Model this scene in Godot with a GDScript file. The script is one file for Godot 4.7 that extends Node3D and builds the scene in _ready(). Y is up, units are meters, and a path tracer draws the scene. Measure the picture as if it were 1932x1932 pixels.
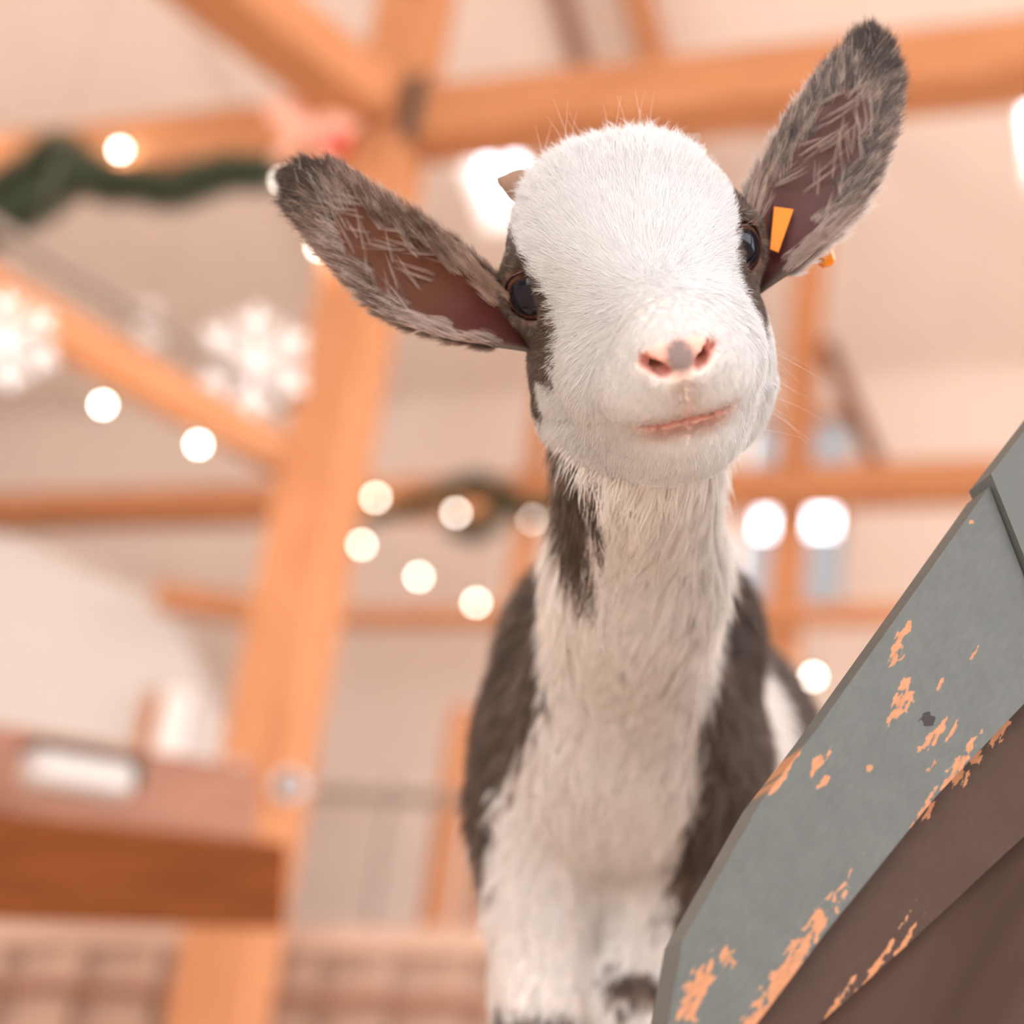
extends Node3D
# A goat kid on a platform in a timber-framed barn hung with string lights.

var rng := RandomNumberGenerator.new()
var M := {}
var E1 := Vector3(0.92388, 0, 0.38268)     # the barn's two axes
var E2 := Vector3(-0.38268, 0, 0.92388)
var J := Vector3(-0.43, 0, -3.79)          # foot of the post beside the goat


func _ready() -> void:
	rng.seed = 11
	setup_view()
	setup_materials()
	build_barn()
	build_frame()
	build_added_lamps()
	build_decorations()
	build_pens()
	build_gate()
	build_platform()
	build_goat()


func setup_view() -> void:
	var cam := Camera3D.new()
	cam.name = "camera"
	add_child(cam)
	cam.transform = Transform3D(Basis(Vector3(0.98952579, 0.13083115, 0.06100757), Vector3(-0.1443562, 0.89681493, 0.41819167), Vector3(0, -0.42261826, 0.90630779)), Vector3(0, 0.5, 0))
	cam.near = 0.02
	cam.far = 100.0
	var lens := CameraAttributesPhysical.new()
	lens.frustum_focal_length = 43.73      # 24 mm high picture: 30.7 degrees
	lens.exposure_aperture = 2.95
	lens.frustum_focus_distance = 0.715
	cam.attributes = lens
	cam.fov = 30.69
	cam.current = true
	var we := WorldEnvironment.new()
	we.name = "world_environment"
	var env := Environment.new()
	env.tonemap_mode = Environment.TONE_MAPPER_LINEAR
	env.tonemap_exposure = 0.67
	env.background_mode = Environment.BG_SKY
	var overcast := ProceduralSkyMaterial.new()
	overcast.sky_top_color = lin(0.80, 0.88, 1.0)
	overcast.sky_horizon_color = lin(0.92, 0.95, 1.0)
	overcast.ground_bottom_color = lin(0.5, 0.5, 0.5)
	overcast.ground_horizon_color = lin(0.85, 0.88, 0.92)
	var sky := Sky.new()
	sky.sky_material = overcast
	env.sky = sky
	env.background_energy_multiplier = 14.0
	env.sdfgi_enabled = true
	env.ssao_enabled = true
	env.ssil_enabled = true
	we.environment = env
	add_child(we)


# ---------------------------------------------------------------- helpers

func lin(r: float, g: float, b: float) -> Color:
	return Color(r, g, b).linear_to_srgb()


func mat(called: String, color: Color, rough := 0.8, spec := 0.4) -> StandardMaterial3D:
	var m := StandardMaterial3D.new()
	m.resource_name = called
	m.albedo_color = color
	m.roughness = rough
	m.metallic_specular = spec
	M[called] = m
	return m


func setup_materials() -> void:
	var m := mat("goat_hide", Color.WHITE, 0.75, 0.25)
	m.vertex_color_use_as_albedo = true
	m.subsurf_scatter_enabled = false
	m = mat("goat_hair", Color.WHITE, 0.5, 0.3)
	m.vertex_color_use_as_albedo = true
	m.backlight_enabled = true
	m.backlight = lin(0.9, 0.9, 0.9)
	m.cull_mode = BaseMaterial3D.CULL_DISABLED
	m = mat("goat_eye", Color.WHITE, 0.3, 0.0)
	m.vertex_color_use_as_albedo = true
	m.clearcoat_enabled = true
	m.clearcoat = 0.45
	m.clearcoat_roughness = 0.02
	wood("timber", Color(0.53, 0.245, 0.122), Color(0.44, 0.19, 0.09))
	wood("timber_pale", Color(0.64, 0.37, 0.25), Color(0.57, 0.31, 0.20))
	wood("timber_brown", Color(0.155, 0.045, 0.011), Color(0.12, 0.033, 0.008))
	wood("board_rose", Color(0.31, 0.155, 0.105), Color(0.26, 0.125, 0.085))
	wood("board_pale", Color(0.50, 0.33, 0.245), Color(0.44, 0.285, 0.21))
	wood("deck_wood", Color(0.060, 0.036, 0.027), Color(0.042, 0.025, 0.018))
	plaster("panel_cream", Color(0.775, 0.66, 0.59), 0.03)
	plaster("panel_white", Color(0.60, 0.56, 0.53), 0.02)
	plaster("floor_earth", Color(0.80, 0.67, 0.54), 0.08)
	mat("dark_iron", lin(0.10, 0.07, 0.05), 0.6)
	mat("grey_iron", lin(0.28, 0.22, 0.18), 0.6)
	m = mat("steel", lin(0.55, 0.55, 0.55), 0.4)
	m.metallic = 0.8
	mat("white_plastic", lin(0.50, 0.44, 0.40), 0.5)
	mat("wire", lin(0.30, 0.24, 0.18), 0.7)
	mat("paper_white", lin(0.88, 0.84, 0.82), 0.8)
	mat("ribbon_pink", lin(0.84, 0.44, 0.33), 0.6)
	mat("ribbon_red", lin(0.62, 0.06, 0.05), 0.6)
	m = mat("fir_green", Color.WHITE, 0.7)
	m.vertex_color_use_as_albedo = true
	m = mat("bulb_glow", lin(1.0, 0.90, 0.76), 0.3)
	m.emission_enabled = true
	m.emission = lin(1.0, 0.90, 0.78)
	m.emission_energy_multiplier = 40.0
	m = mat("globe_glow", lin(0.95, 0.92, 0.88), 0.4)
	m.emission_enabled = true
	m.emission = lin(1.0, 0.96, 0.91)
	m.emission_energy_multiplier = 6.0
	m = mat("window_glass", Color(1, 1, 1, 0.06), 0.03)
	m.transparency = BaseMaterial3D.TRANSPARENCY_ALPHA
	m = mat("frosted_glass", Color(0.66, 0.70, 0.73, 0.85), 0.9)
	m.transparency = BaseMaterial3D.TRANSPARENCY_ALPHA
	mat("horn", lin(0.26, 0.155, 0.105), 0.7)
	mat("hoof", lin(0.05, 0.04, 0.035), 0.6)
	mat("ear_tag", lin(0.66, 0.19, 0.006), 0.45)


func wood(called: String, light: Color, dark: Color) -> void:
	# grain runs along each board's own x
	var m := mat(called, Color.WHITE, 0.85, 0.2)
	var n := FastNoiseLite.new()
	n.seed = called.length() * 7 + 3
	n.frequency = 0.02
	n.fractal_octaves = 4
	var ramp := Gradient.new()
	ramp.set_color(0, dark.linear_to_srgb())
	ramp.set_color(1, light.linear_to_srgb())
	ramp.set_offset(0, 0.25)
	ramp.set_offset(1, 0.7)
	var t := NoiseTexture2D.new()
	t.width = 256
	t.height = 256
	t.seamless = true
	t.noise = n
	t.color_ramp = ramp
	m.albedo_texture = t
	m.uv1_triplanar = true
	m.uv1_scale = Vector3(0.5, 5.0, 5.0)


func plaster(called: String, c: Color, vary: float) -> void:
	var m := mat(called, Color.WHITE, 0.9, 0.2)
	var n := FastNoiseLite.new()
	n.seed = called.length() * 13 + 5
	n.frequency = 0.015
	n.fractal_octaves = 5
	var ramp := Gradient.new()
	ramp.set_color(0, (c * (1.0 - vary)).linear_to_srgb())
	ramp.set_color(1, (c * (1.0 + vary)).linear_to_srgb())
	var t := NoiseTexture2D.new()
	t.width = 256
	t.height = 256
	t.seamless = true
	t.noise = n
	t.color_ramp = ramp
	m.albedo_texture = t
	m.uv1_triplanar = true
	m.uv1_world_triplanar = true
	m.uv1_scale = Vector3(0.6, 0.6, 0.6)


func mesh_of(v: PackedVector3Array, n: PackedVector3Array, idx: PackedInt32Array, c = null, uv = null) -> ArrayMesh:
	var a := []
	a.resize(Mesh.ARRAY_MAX)
	a[Mesh.ARRAY_VERTEX] = v
	a[Mesh.ARRAY_NORMAL] = n
	a[Mesh.ARRAY_INDEX] = idx
	if c != null:
		a[Mesh.ARRAY_COLOR] = c
	if uv != null:
		a[Mesh.ARRAY_TEX_UV] = uv
	var m := ArrayMesh.new()
	m.add_surface_from_arrays(Mesh.PRIMITIVE_TRIANGLES, a)
	return m


func part(called: String, mesh: Mesh, material: Material, parent: Node, xf := Transform3D()) -> MeshInstance3D:
	var o := MeshInstance3D.new()
	o.name = called
	o.mesh = mesh
	o.material_override = material
	o.transform = xf
	parent.add_child(o, true)
	return o


func thing(called: String, label: String, category: String, where := Vector3.ZERO, group := "") -> Node3D:
	var o := Node3D.new()
	o.name = called
	add_child(o, true)
	o.position = where
	o.set_meta("label", label)
	o.set_meta("category", category)
	if group:
		o.set_meta("group", group)
	return o


func box_mesh(size: Vector3, bevel := 0.006) -> ArrayMesh:
	# a box with chamfered edges
	var h := size * 0.5
	var b := minf(bevel, minf(h.x, minf(h.y, h.z)) * 0.6)
	var st := SurfaceTool.new()
	st.begin(Mesh.PRIMITIVE_TRIANGLES)
	st.set_smooth_group(-1)
	var pt := func(sx: float, sy: float, sz: float, axis: int) -> Vector3:
		return Vector3(sx * (h.x - (0.0 if axis == 0 else b)), sy * (h.y - (0.0 if axis == 1 else b)), sz * (h.z - (0.0 if axis == 2 else b)))
	var face := func(pts: Array) -> void:
		var mid := Vector3.ZERO
		for p in pts:
			mid += p
		var nrm: Vector3 = (pts[1] - pts[0]).cross(pts[2] - pts[0])
		if nrm.dot(mid) > 0.0:
			pts.reverse()
		for i in range(1, pts.size() - 1):
			st.add_vertex(pts[0])
			st.add_vertex(pts[i])
			st.add_vertex(pts[i + 1])
	for s in [-1.0, 1.0]:
		face.call([pt.call(s, -1, -1, 0), pt.call(s, 1, -1, 0), pt.call(s, 1, 1, 0), pt.call(s, -1, 1, 0)])
		face.call([pt.call(-1, s, -1, 1), pt.call(1, s, -1, 1), pt.call(1, s, 1, 1), pt.call(-1, s, 1, 1)])
		face.call([pt.call(-1, -1, s, 2), pt.call(1, -1, s, 2), pt.call(1, 1, s, 2), pt.call(-1, 1, s, 2)])
		for u in [-1.0, 1.0]:
			face.call([pt.call(s, u, -1, 0), pt.call(s, u, 1, 0), pt.call(s, u, 1, 1), pt.call(s, u, -1, 1)])
			face.call([pt.call(s, -1, u, 0), pt.call(s, 1, u, 0), pt.call(s, 1, u, 2), pt.call(s, -1, u, 2)])
			face.call([pt.call(-1, s, u, 1), pt.call(1, s, u, 1), pt.call(1, s, u, 2), pt.call(-1, s, u, 2)])
			for w in [-1.0, 1.0]:
				face.call([pt.call(s, u, w, 0), pt.call(s, u, w, 1), pt.call(s, u, w, 2)])
	st.generate_normals()
	return st.commit()


func barn(a: float, y: float, b: float) -> Vector3:
	return J + E1 * a + E2 * b + Vector3(0, y, 0)


func lay(a: Vector3, b: Vector3) -> Transform3D:
	# local x from a to b, y as upright as can be, origin in the middle
	var x := (b - a).normalized()
	var ref := Vector3.UP if absf(x.y) < 0.95 else E2
	var z := x.cross(ref).normalized()
	return Transform3D(Basis(x, z.cross(x), z), (a + b) * 0.5)


func beam(called: String, label: String, category: String, a: Vector3, b: Vector3, high: float, deep: float, material: String, group := "") -> MeshInstance3D:
	var o := part(called, box_mesh(Vector3(a.distance_to(b), high, deep), 0.008), M[material], self, lay(a, b))
	if category:
		o.set_meta("label", label)
		o.set_meta("category", category)
		if group:
			o.set_meta("group", group)
	else:
		o.set_meta("kind", "structure")
	return o


func board(called: String, parent: Node3D, a: Vector3, b: Vector3, high: float, deep: float, material: String, bevel := 0.006) -> MeshInstance3D:
	return part(called, box_mesh(Vector3(a.distance_to(b), high, deep), bevel), M[material], parent, parent.transform.affine_inverse() * lay(a, b))


func tube(pts: Array, radius: float, sides := 6) -> ArrayMesh:
	var st := SurfaceTool.new()
	st.begin(Mesh.PRIMITIVE_TRIANGLES)
	var n := pts.size()
	for i in n:
		var d: Vector3 = (pts[mini(i + 1, n - 1)] - pts[maxi(i - 1, 0)]).normalized()
		var x := d.cross(Vector3.UP if absf(d.y) < 0.9 else Vector3.RIGHT).normalized()
		var y := x.cross(d)
		for k in sides:
			var u := x * cos(TAU * k / sides) + y * sin(TAU * k / sides)
			st.set_normal(u)
			st.add_vertex(pts[i] + u * radius)
	for i in n - 1:
		for k in sides:
			var q := i * sides + k
			var r := i * sides + (k + 1) % sides
			for w in [q, r, q + sides, r, r + sides, q + sides]:
				st.add_index(w)
	return st.commit()


func spline(pts: Array, steps: int) -> Array:
	var out := []
	for i in pts.size() - 1:
		var p0: Vector3 = pts[maxi(i - 1, 0)]
		var p1: Vector3 = pts[i]
		var p2: Vector3 = pts[i + 1]
		var p3: Vector3 = pts[mini(i + 2, pts.size() - 1)]
		for k in steps:
			out.append(p1.cubic_interpolate(p2, p0, p3, k / float(steps)))
	out.append(pts[-1])
	return out


func prism(outline: PackedVector2Array, thick: float, scale_uv := Vector2.ONE, shift_uv := Vector2.ZERO) -> ArrayMesh:
	# a flat outline in x and y with a front at z = 0 and a back at z = -thick
	var st := SurfaceTool.new()
	st.begin(Mesh.PRIMITIVE_TRIANGLES)
	st.set_smooth_group(-1)
	var tri := Geometry2D.triangulate_polygon(outline)
	for f in 2:
		for i in range(0, tri.size(), 3):
			var t := [tri[i], tri[i + 1], tri[i + 2]]
			var ar: float = (outline[t[1]] - outline[t[0]]).cross(outline[t[2]] - outline[t[0]])
			if (ar > 0.0) == (f == 0):
				t.reverse()
			for k in t:
				st.set_uv(outline[k] * scale_uv + shift_uv)
				st.add_vertex(Vector3(outline[k].x, outline[k].y, 0.0 if f == 0 else -thick))
	var ccw := not Geometry2D.is_polygon_clockwise(outline)
	for i in outline.size():
		var p := outline[i]
		var q := outline[(i + 1) % outline.size()]
		var a := Vector3(p.x, p.y, 0)
		var b := Vector3(q.x, q.y, 0)
		var c := b - Vector3(0, 0, thick)
		var d := a - Vector3(0, 0, thick)
		for v in ([a, b, c, a, c, d] if ccw else [a, c, b, a, d, c]):
			st.set_uv(Vector2(v.x, v.y) * scale_uv + shift_uv)
			st.add_vertex(v)
	st.generate_normals()
	return st.commit()


# ---------------------------------------------------------------- the barn

func slab(called: String, a0: float, a1: float, y0: float, y1: float, b0: float, b1: float, material: String) -> MeshInstance3D:
	var o := part(called, box_mesh(Vector3(absf(a1 - a0), absf(y1 - y0), absf(b1 - b0)), 0.0), M[material], self, Transform3D(Basis(E1, Vector3.UP, E2), barn((a0 + a1) / 2, (y0 + y1) / 2, (b0 + b1) / 2)))
	o.set_meta("kind", "structure")
	return o


func roof_y(b: float) -> float:
	return 4.5 + (b + 3.4) * 0.25 if b < 2.5 else 5.975 - (b - 2.5) * 0.25


func roof_piece(called: String, a0: float, a1: float, b0: float, b1: float) -> void:
	var up := 0.10
	var p0 := barn((a0 + a1) / 2, roof_y(b0) + up, b0)
	var p1 := barn((a0 + a1) / 2, roof_y(b1) + up, b1)
	var o := part(called, box_mesh(Vector3(p0.distance_to(p1), 0.2, a1 - a0), 0.0), M.panel_cream, self, lay(p0, p1))
	o.set_meta("kind", "structure")


func build_barn() -> void:
	slab("floor", -4.2, 5.2, -0.2, 0.0, -3.6, 8.2, "floor_earth")
	# back wall with one window beside a post
	slab("wall_back", -4.2, 0.06, 0, 4.7, -3.6, -3.4, "panel_cream")
	slab("wall_back_right", 0.50, 5.2, 0, 4.7, -3.6, -3.4, "panel_cream")
	slab("wall_back_low", 0.06, 0.50, 0, 3.40, -3.6, -3.4, "panel_cream")
	slab("wall_back_high", 0.06, 0.50, 4.36, 4.7, -3.6, -3.4, "panel_cream")
	slab("wall_left", -4.2, -4.0, 0, 6.2, -3.6, 8.2, "panel_cream")
	# right wall with a row of high windows
	slab("wall_right", 5.0, 5.2, 0, 1.4, -3.6, 8.2, "panel_cream")
	slab("wall_right_high", 5.0, 5.2, 3.4, 6.2, -3.6, 8.2, "panel_cream")
	slab("wall_right_pier", 5.0, 5.2, 1.4, 3.4, -3.6, -1.5, "panel_cream")
	slab("wall_right_pier_mid", 5.0, 5.2, 1.4, 3.4, 1.9, 2.3, "panel_cream")
	slab("wall_right_pier_end", 5.0, 5.2, 1.4, 3.4, 5.6, 8.2, "panel_cream")
	# front wall with the open barn door behind the viewer
	slab("wall_front", -4.2, -0.4, 0, 4.9, 8.0, 8.2, "panel_cream")
	slab("wall_front_right", 3.8, 5.2, 0, 4.9, 8.0, 8.2, "panel_cream")
	slab("wall_front_high", -0.4, 3.8, 3.4, 4.9, 8.0, 8.2, "panel_cream")
	# roof, open at two skylights
	roof_piece("ceiling", -4.2, -0.86, -3.6, 2.55)
	roof_piece("ceiling_lower", -0.86, 5.2, -3.6, -2.52)
	roof_piece("ceiling_upper", -0.86, 5.2, -2.10, 2.55)
	roof_piece("ceiling_between", -0.60, 1.28, -2.52, -2.10)
	roof_piece("ceiling_right", 1.95, 5.2, -2.52, -2.10)
	roof_piece("ceiling_front", -4.2, 5.2, 2.45, 8.2)
	skylight("window_1", -0.86, -0.60)
	skylight("window_2", 1.28, 1.95)
	# the back window
	var w := Node3D.new()
	w.name = "window_3"
	w.set_meta("kind", "structure")
	w.transform = Transform3D(Basis(E1, Vector3.UP, E2), barn(0.28, 3.88, -3.48))
	add_child(w)
	part("window_frame", box_mesh(Vector3(0.44, 0.04, 0.06)), M.timber_pale, w, Transform3D(Basis(), Vector3(0, -0.46, 0)))
	part("window_frame", box_mesh(Vector3(0.44, 0.04, 0.06)), M.timber_pale, w, Transform3D(Basis(), Vector3(0, 0.46, 0)))
	part("window_frame", box_mesh(Vector3(0.04, 0.96, 0.06)), M.timber_pale, w, Transform3D(Basis(), Vector3(0, 0, 0)))
	for x in [-0.11, 0.11]:
		part("pane", box_mesh(Vector3(0.19, 0.37, 0.01)), M.frosted_glass, w, Transform3D(Basis(), Vector3(x, -0.265, 0)))
		part("pane", box_mesh(Vector3(0.135, 0.125, 0.01)), M.window_glass, w, Transform3D(Basis(), Vector3(x * 0.80, -0.02, 0)))
		part("pane", box_mesh(Vector3(0.19, 0.40, 0.01)), M.frosted_glass, w, Transform3D(Basis(), Vector3(x, 0.24, 0)))
		part("side_panel", box_mesh(Vector3(0.05, 0.12, 0.02)), M.timber_pale, w, Transform3D(Basis(), Vector3(x * 1.70, -0.02, 0)))
	for k in 2:
		var b := [[-1.5, 1.9], [2.3, 5.6]][k] as Array
		var o := part("window_%d" % (k + 4), box_mesh(Vector3(b[1] - b[0], 2.0, 0.02)), M.window_glass, self, Transform3D(Basis(E2, Vector3.UP, -E1), barn(5.1, 2.4, (b[0] + b[1]) / 2)))
		o.set_meta("kind", "structure")


func skylight(called: String, a0: float, a1: float) -> void:
	var w := Node3D.new()
	w.name = called
	w.set_meta("kind", "structure")
	var p0 := barn((a0 + a1) / 2, roof_y(-2.52) + 0.1, -2.52)
	var p1 := barn((a0 + a1) / 2, roof_y(-2.10) + 0.1, -2.10)
	w.transform = lay(p0, p1)
	add_child(w)
	var l := p0.distance_to(p1)
	part("pane", box_mesh(Vector3(l, 0.012, a1 - a0)), M.window_glass, w)
	part("glazing_bar", box_mesh(Vector3(l, 0.05, 0.03)), M.timber_pale, w)


func build_frame() -> void:
	# one long row of posts and tie beams beside the goat, a second one behind it
	beam("timber_post", "square orange timber post rising from the pen left of the goat to the roof", "post", barn(0, 0, 0), barn(0, roof_y(0) - 0.01, 0), 0.15, 0.155, "timber")
	beam("tie_beam", "thick orange tie beam crossing above the goat's head at the post", "beam", barn(0.083, 3.25, 0), barn(4.99, 3.25, 0), 0.15, 0.14, "timber")
	beam("tie_beam_002", "orange tie beam behind the fir garland left of the post", "beam", barn(-3.99, 3.25, 0), barn(-0.080, 3.25, 0), 0.15, 0.14, "timber")
	beam("corner_brace", "broad orange brace running from the post joint towards the top left", "brace", barn(-0.02, 3.26, 0.09), barn(-0.50, 3.31, 1.15), 0.13, 0.17, "timber")
	beam("side_rail", "orange rail sloping across the left side below the white snowflakes", "rail", barn(-0.08, 2.32, 0.0), barn(-0.80, 2.36, 1.60), 0.085, 0.07, "timber")
	beam("tie_beam_001", "tie beam of the back frame behind the goat's neck", "beam", barn(-3.99, 3.2, -1.9), barn(4.99, 3.2, -1.9), 0.115, 0.12, "timber")
	beam("cross_rail", "thin cross rail low in the back frame", "rail", barn(-0.98, 2.76, -1.9), barn(4.99, 2.76, -1.9), 0.06, 0.06, "timber")
	beam("back_post", "orange back post in front of the blue window right of the goat", "post", barn(0.60, 0, -2.02), barn(0.60, roof_y(-2.02), -2.02), 0.10, 0.10, "timber")
	beam("back_post_001", "narrow orange back post beside the goat's left cheek", "post", barn(-0.30, 0, -2.0), barn(-0.30, roof_y(-2.0), -2.0), 0.07, 0.07, "timber")
	beam("window_brace", "slanting dark wooden brace beside the blue back window", "brace", barn(0.69, 3.75, -1.93), barn(0.89, 3.28, -1.93), 0.05, 0.05, "timber_brown")
	beam("rafter_1", "", "", barn(0.05, roof_y(-3.38) - 0.07, -3.38), barn(0.05, roof_y(2.4) - 0.07, 2.4), 0.14, 0.07, "timber")  # roof rafters running down the slope, this and the next two
	beam("rafter_2", "", "", barn(-0.24, roof_y(-3.38) - 0.03, -3.38), barn(-0.24, roof_y(2.4) - 0.03, 2.4), 0.06, 0.05, "board_rose")
	beam("rafter_3", "", "", barn(-1.6, roof_y(-3.38) - 0.03, -3.38), barn(-1.6, roof_y(2.4) - 0.03, 2.4), 0.06, 0.05, "panel_cream")
	beam("side_cable", "thin grey cable strung above the left side rail", "cable", barn(-0.1, 2.47, 0.0), barn(-0.82, 2.52, 1.55), 0.03, 0.03, "grey_iron")
	# iron straps where the beams meet
	var t := thing("iron_strap", "dark iron strap holding the tie beam to the post", "strap", barn(0.09, 3.25, 0.08))
	t.transform.basis = Basis(E1, Vector3.UP, E2)
	part("plate", box_mesh(Vector3(0.05, 0.19, 0.012), 0.003), M.dark_iron, t)
	for y in [-0.06, 0.06]:
		part("bolt", CylinderMesh.new(), M.dark_iron, t, Transform3D(Basis(Vector3.RIGHT, PI / 2).scaled(Vector3(0.02, 0.02, 0.01)), Vector3(0, y, 0.008)))


func build_added_lamps() -> void:
	# four added globe lamps, out of view, lighting the goat and walls
	var spots := [[-2.4, 1.6, "left of the post", 3.4], [4.0, 0.6, "near the right windows", 6.5], [0.0, 5.6, "behind the viewer on the left", 0.6], [3.6, 5.6, "behind the viewer on the right", 0.5]]
	for s in spots:
		var top := roof_y(s[1])
		var t := thing("added_globe_lamp", "large added globe lamp out of view %s" % s[2], "lamp", barn(s[0], 3.3, s[1]), "added globe lamps")
		var g := SphereMesh.new()
		g.radius = 0.2
		g.height = 0.4
		part("globe", g, M.globe_glow, t)
		var c := CylinderMesh.new()
		c.top_radius = 0.008
		c.bottom_radius = 0.008
		c.height = top - 3.5
		part("cable", c, M.dark_iron, t, Transform3D(Basis(), Vector3(0, 0.2 + (top - 3.5) / 2, 0)))
		var l := OmniLight3D.new()
		l.name = "light"
		l.light_color = lin(1.0, 0.96, 0.91)
		l.light_energy = s[3]
		l.light_size = 0.19
		l.omni_range = 20.0
		l.omni_attenuation = 2.0
		l.shadow_enabled = true
		t.add_child(l)


func string_light(label: String, pts: Array, has_bulb: Array) -> void:
	var t := thing("string_light", label, "string light", pts[0])
	var rope := []
	for p in pts:
		rope.append(p - pts[0] + Vector3(0, 0.03, 0))
	var sag := []
	for i in rope.size() - 1:
		for k in 8:
			var f := k / 8.0
			sag.append(rope[i].lerp(rope[i + 1], f) - Vector3(0, 0.05 * f * (1.0 - f), 0))
	sag.append(rope[-1])
	part("wire", tube(sag, 0.003, 5), M.wire, t)
	for i in pts.size():
		if not has_bulb[i]:
			continue
		var g := SphereMesh.new()
		g.radius = 0.0095
		g.height = 0.019
		g.radial_segments = 16
		g.rings = 8
		var b := part("bulb", g, M.bulb_glow, t, Transform3D(Basis(), pts[i] - pts[0]))
		var c := CylinderMesh.new()
		c.top_radius = 0.006
		c.bottom_radius = 0.008
		c.height = 0.022
		c.radial_segments = 10
		part("socket", c, M.dark_iron, b, Transform3D(Basis(), Vector3(0, 0.018, 0)))
		var l := OmniLight3D.new()
		l.name = "light"
		l.light_color = lin(1.0, 0.86, 0.68)
		l.light_energy = 0.02
		l.light_size = 0.012
		l.omni_range = 20.0
		l.omni_attenuation = 2.0
		l.shadow_enabled = true
		b.add_child(l)


func garland(label: String, paths: Array, thick: float, count: int) -> void:
	var t := thing("fir_garland", label, "garland", paths[0][0])
	var needles := []
	var tints := []
	for path in paths:
		var pts := []
		for p in path:
			pts.append(p - paths[0][0])
		var fine := spline(pts, 8)
		part("stem", tube(fine, 0.006, 5), M.wire, t)
		for k in count * path.size():
			var i := rng.randi() % (fine.size() - 1)
			var p: Vector3 = fine[i].lerp(fine[i + 1], rng.randf())
			var d: Vector3 = (fine[i + 1] - fine[i]).normalized()
			var dir := (jitter(1.0).normalized() + d * 0.4).normalized()
			var x := dir.cross(Vector3(0.3, 0.9, 0.2)).normalized()
			needles.append(Transform3D(Basis(x, dir, x.cross(dir)) * thick * rng.randf_range(0.6, 1.15), p))
			tints.append(Color(0.045, 0.06, 0.035).lerp(Color(0.12, 0.14, 0.085), rng.randf()))
	# one needle: a thin spindle
	var st := SurfaceTool.new()
	st.begin(Mesh.PRIMITIVE_TRIANGLES)
	for k in 3:
		var a := Vector3(cos(TAU * k / 3), 0, sin(TAU * k / 3)) * 0.05 + Vector3(0, 0.3, 0)
		var b := Vector3(cos(TAU * (k + 1) / 3), 0, sin(TAU * (k + 1) / 3)) * 0.05 + Vector3(0, 0.3, 0)
		for v in [Vector3.ZERO, b, a, Vector3(0, 1, 0), a, b]:
			st.add_vertex(v)
	st.generate_normals()
	var mm := MultiMesh.new()
	mm.transform_format = MultiMesh.TRANSFORM_3D
	mm.use_colors = true
	mm.mesh = st.commit()
	mm.instance_count = needles.size()
	for i in needles.size():
		mm.set_instance_transform(i, needles[i])
		mm.set_instance_color(i, tints[i])
	var o := MultiMeshInstance3D.new()
	o.name = "needles"
	o.multimesh = mm
	o.material_override = M.fir_green
	o.set_meta("kind", "stuff")
	t.add_child(o)


func snowflake(label: String, at: Vector3, size: float, turn: Vector3) -> void:
	var t := thing("paper_snowflake", label, "snowflake", at, "paper snowflakes")
	var spin := Basis.from_euler(turn)
	for k in 6:
		var arm := Basis(Vector3(0, 0, 1), TAU * k / 6)
		var a := part("arm", box_mesh(Vector3(0.16, 1.0, 0.05) * size * 0.5, 0.001), M.paper_white, t, Transform3D(spin * arm, spin * (arm * Vector3(0, size * 0.25, 0))))
		for s in [-1.0, 1.0]:
			part("branch", box_mesh(Vector3(0.13, 0.42, 0.045) * size * 0.5, 0.001), M.paper_white, a, Transform3D(Basis(Vector3(0, 0, 1), s * 0.9), Vector3(-s * 0.075, 0.10, 0) * size))
	part("thread", tube([Vector3(0, size * 0.45, 0), Vector3(0, 3.2 - at.y, 0)], 0.0012, 4), M.wire, t)


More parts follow.
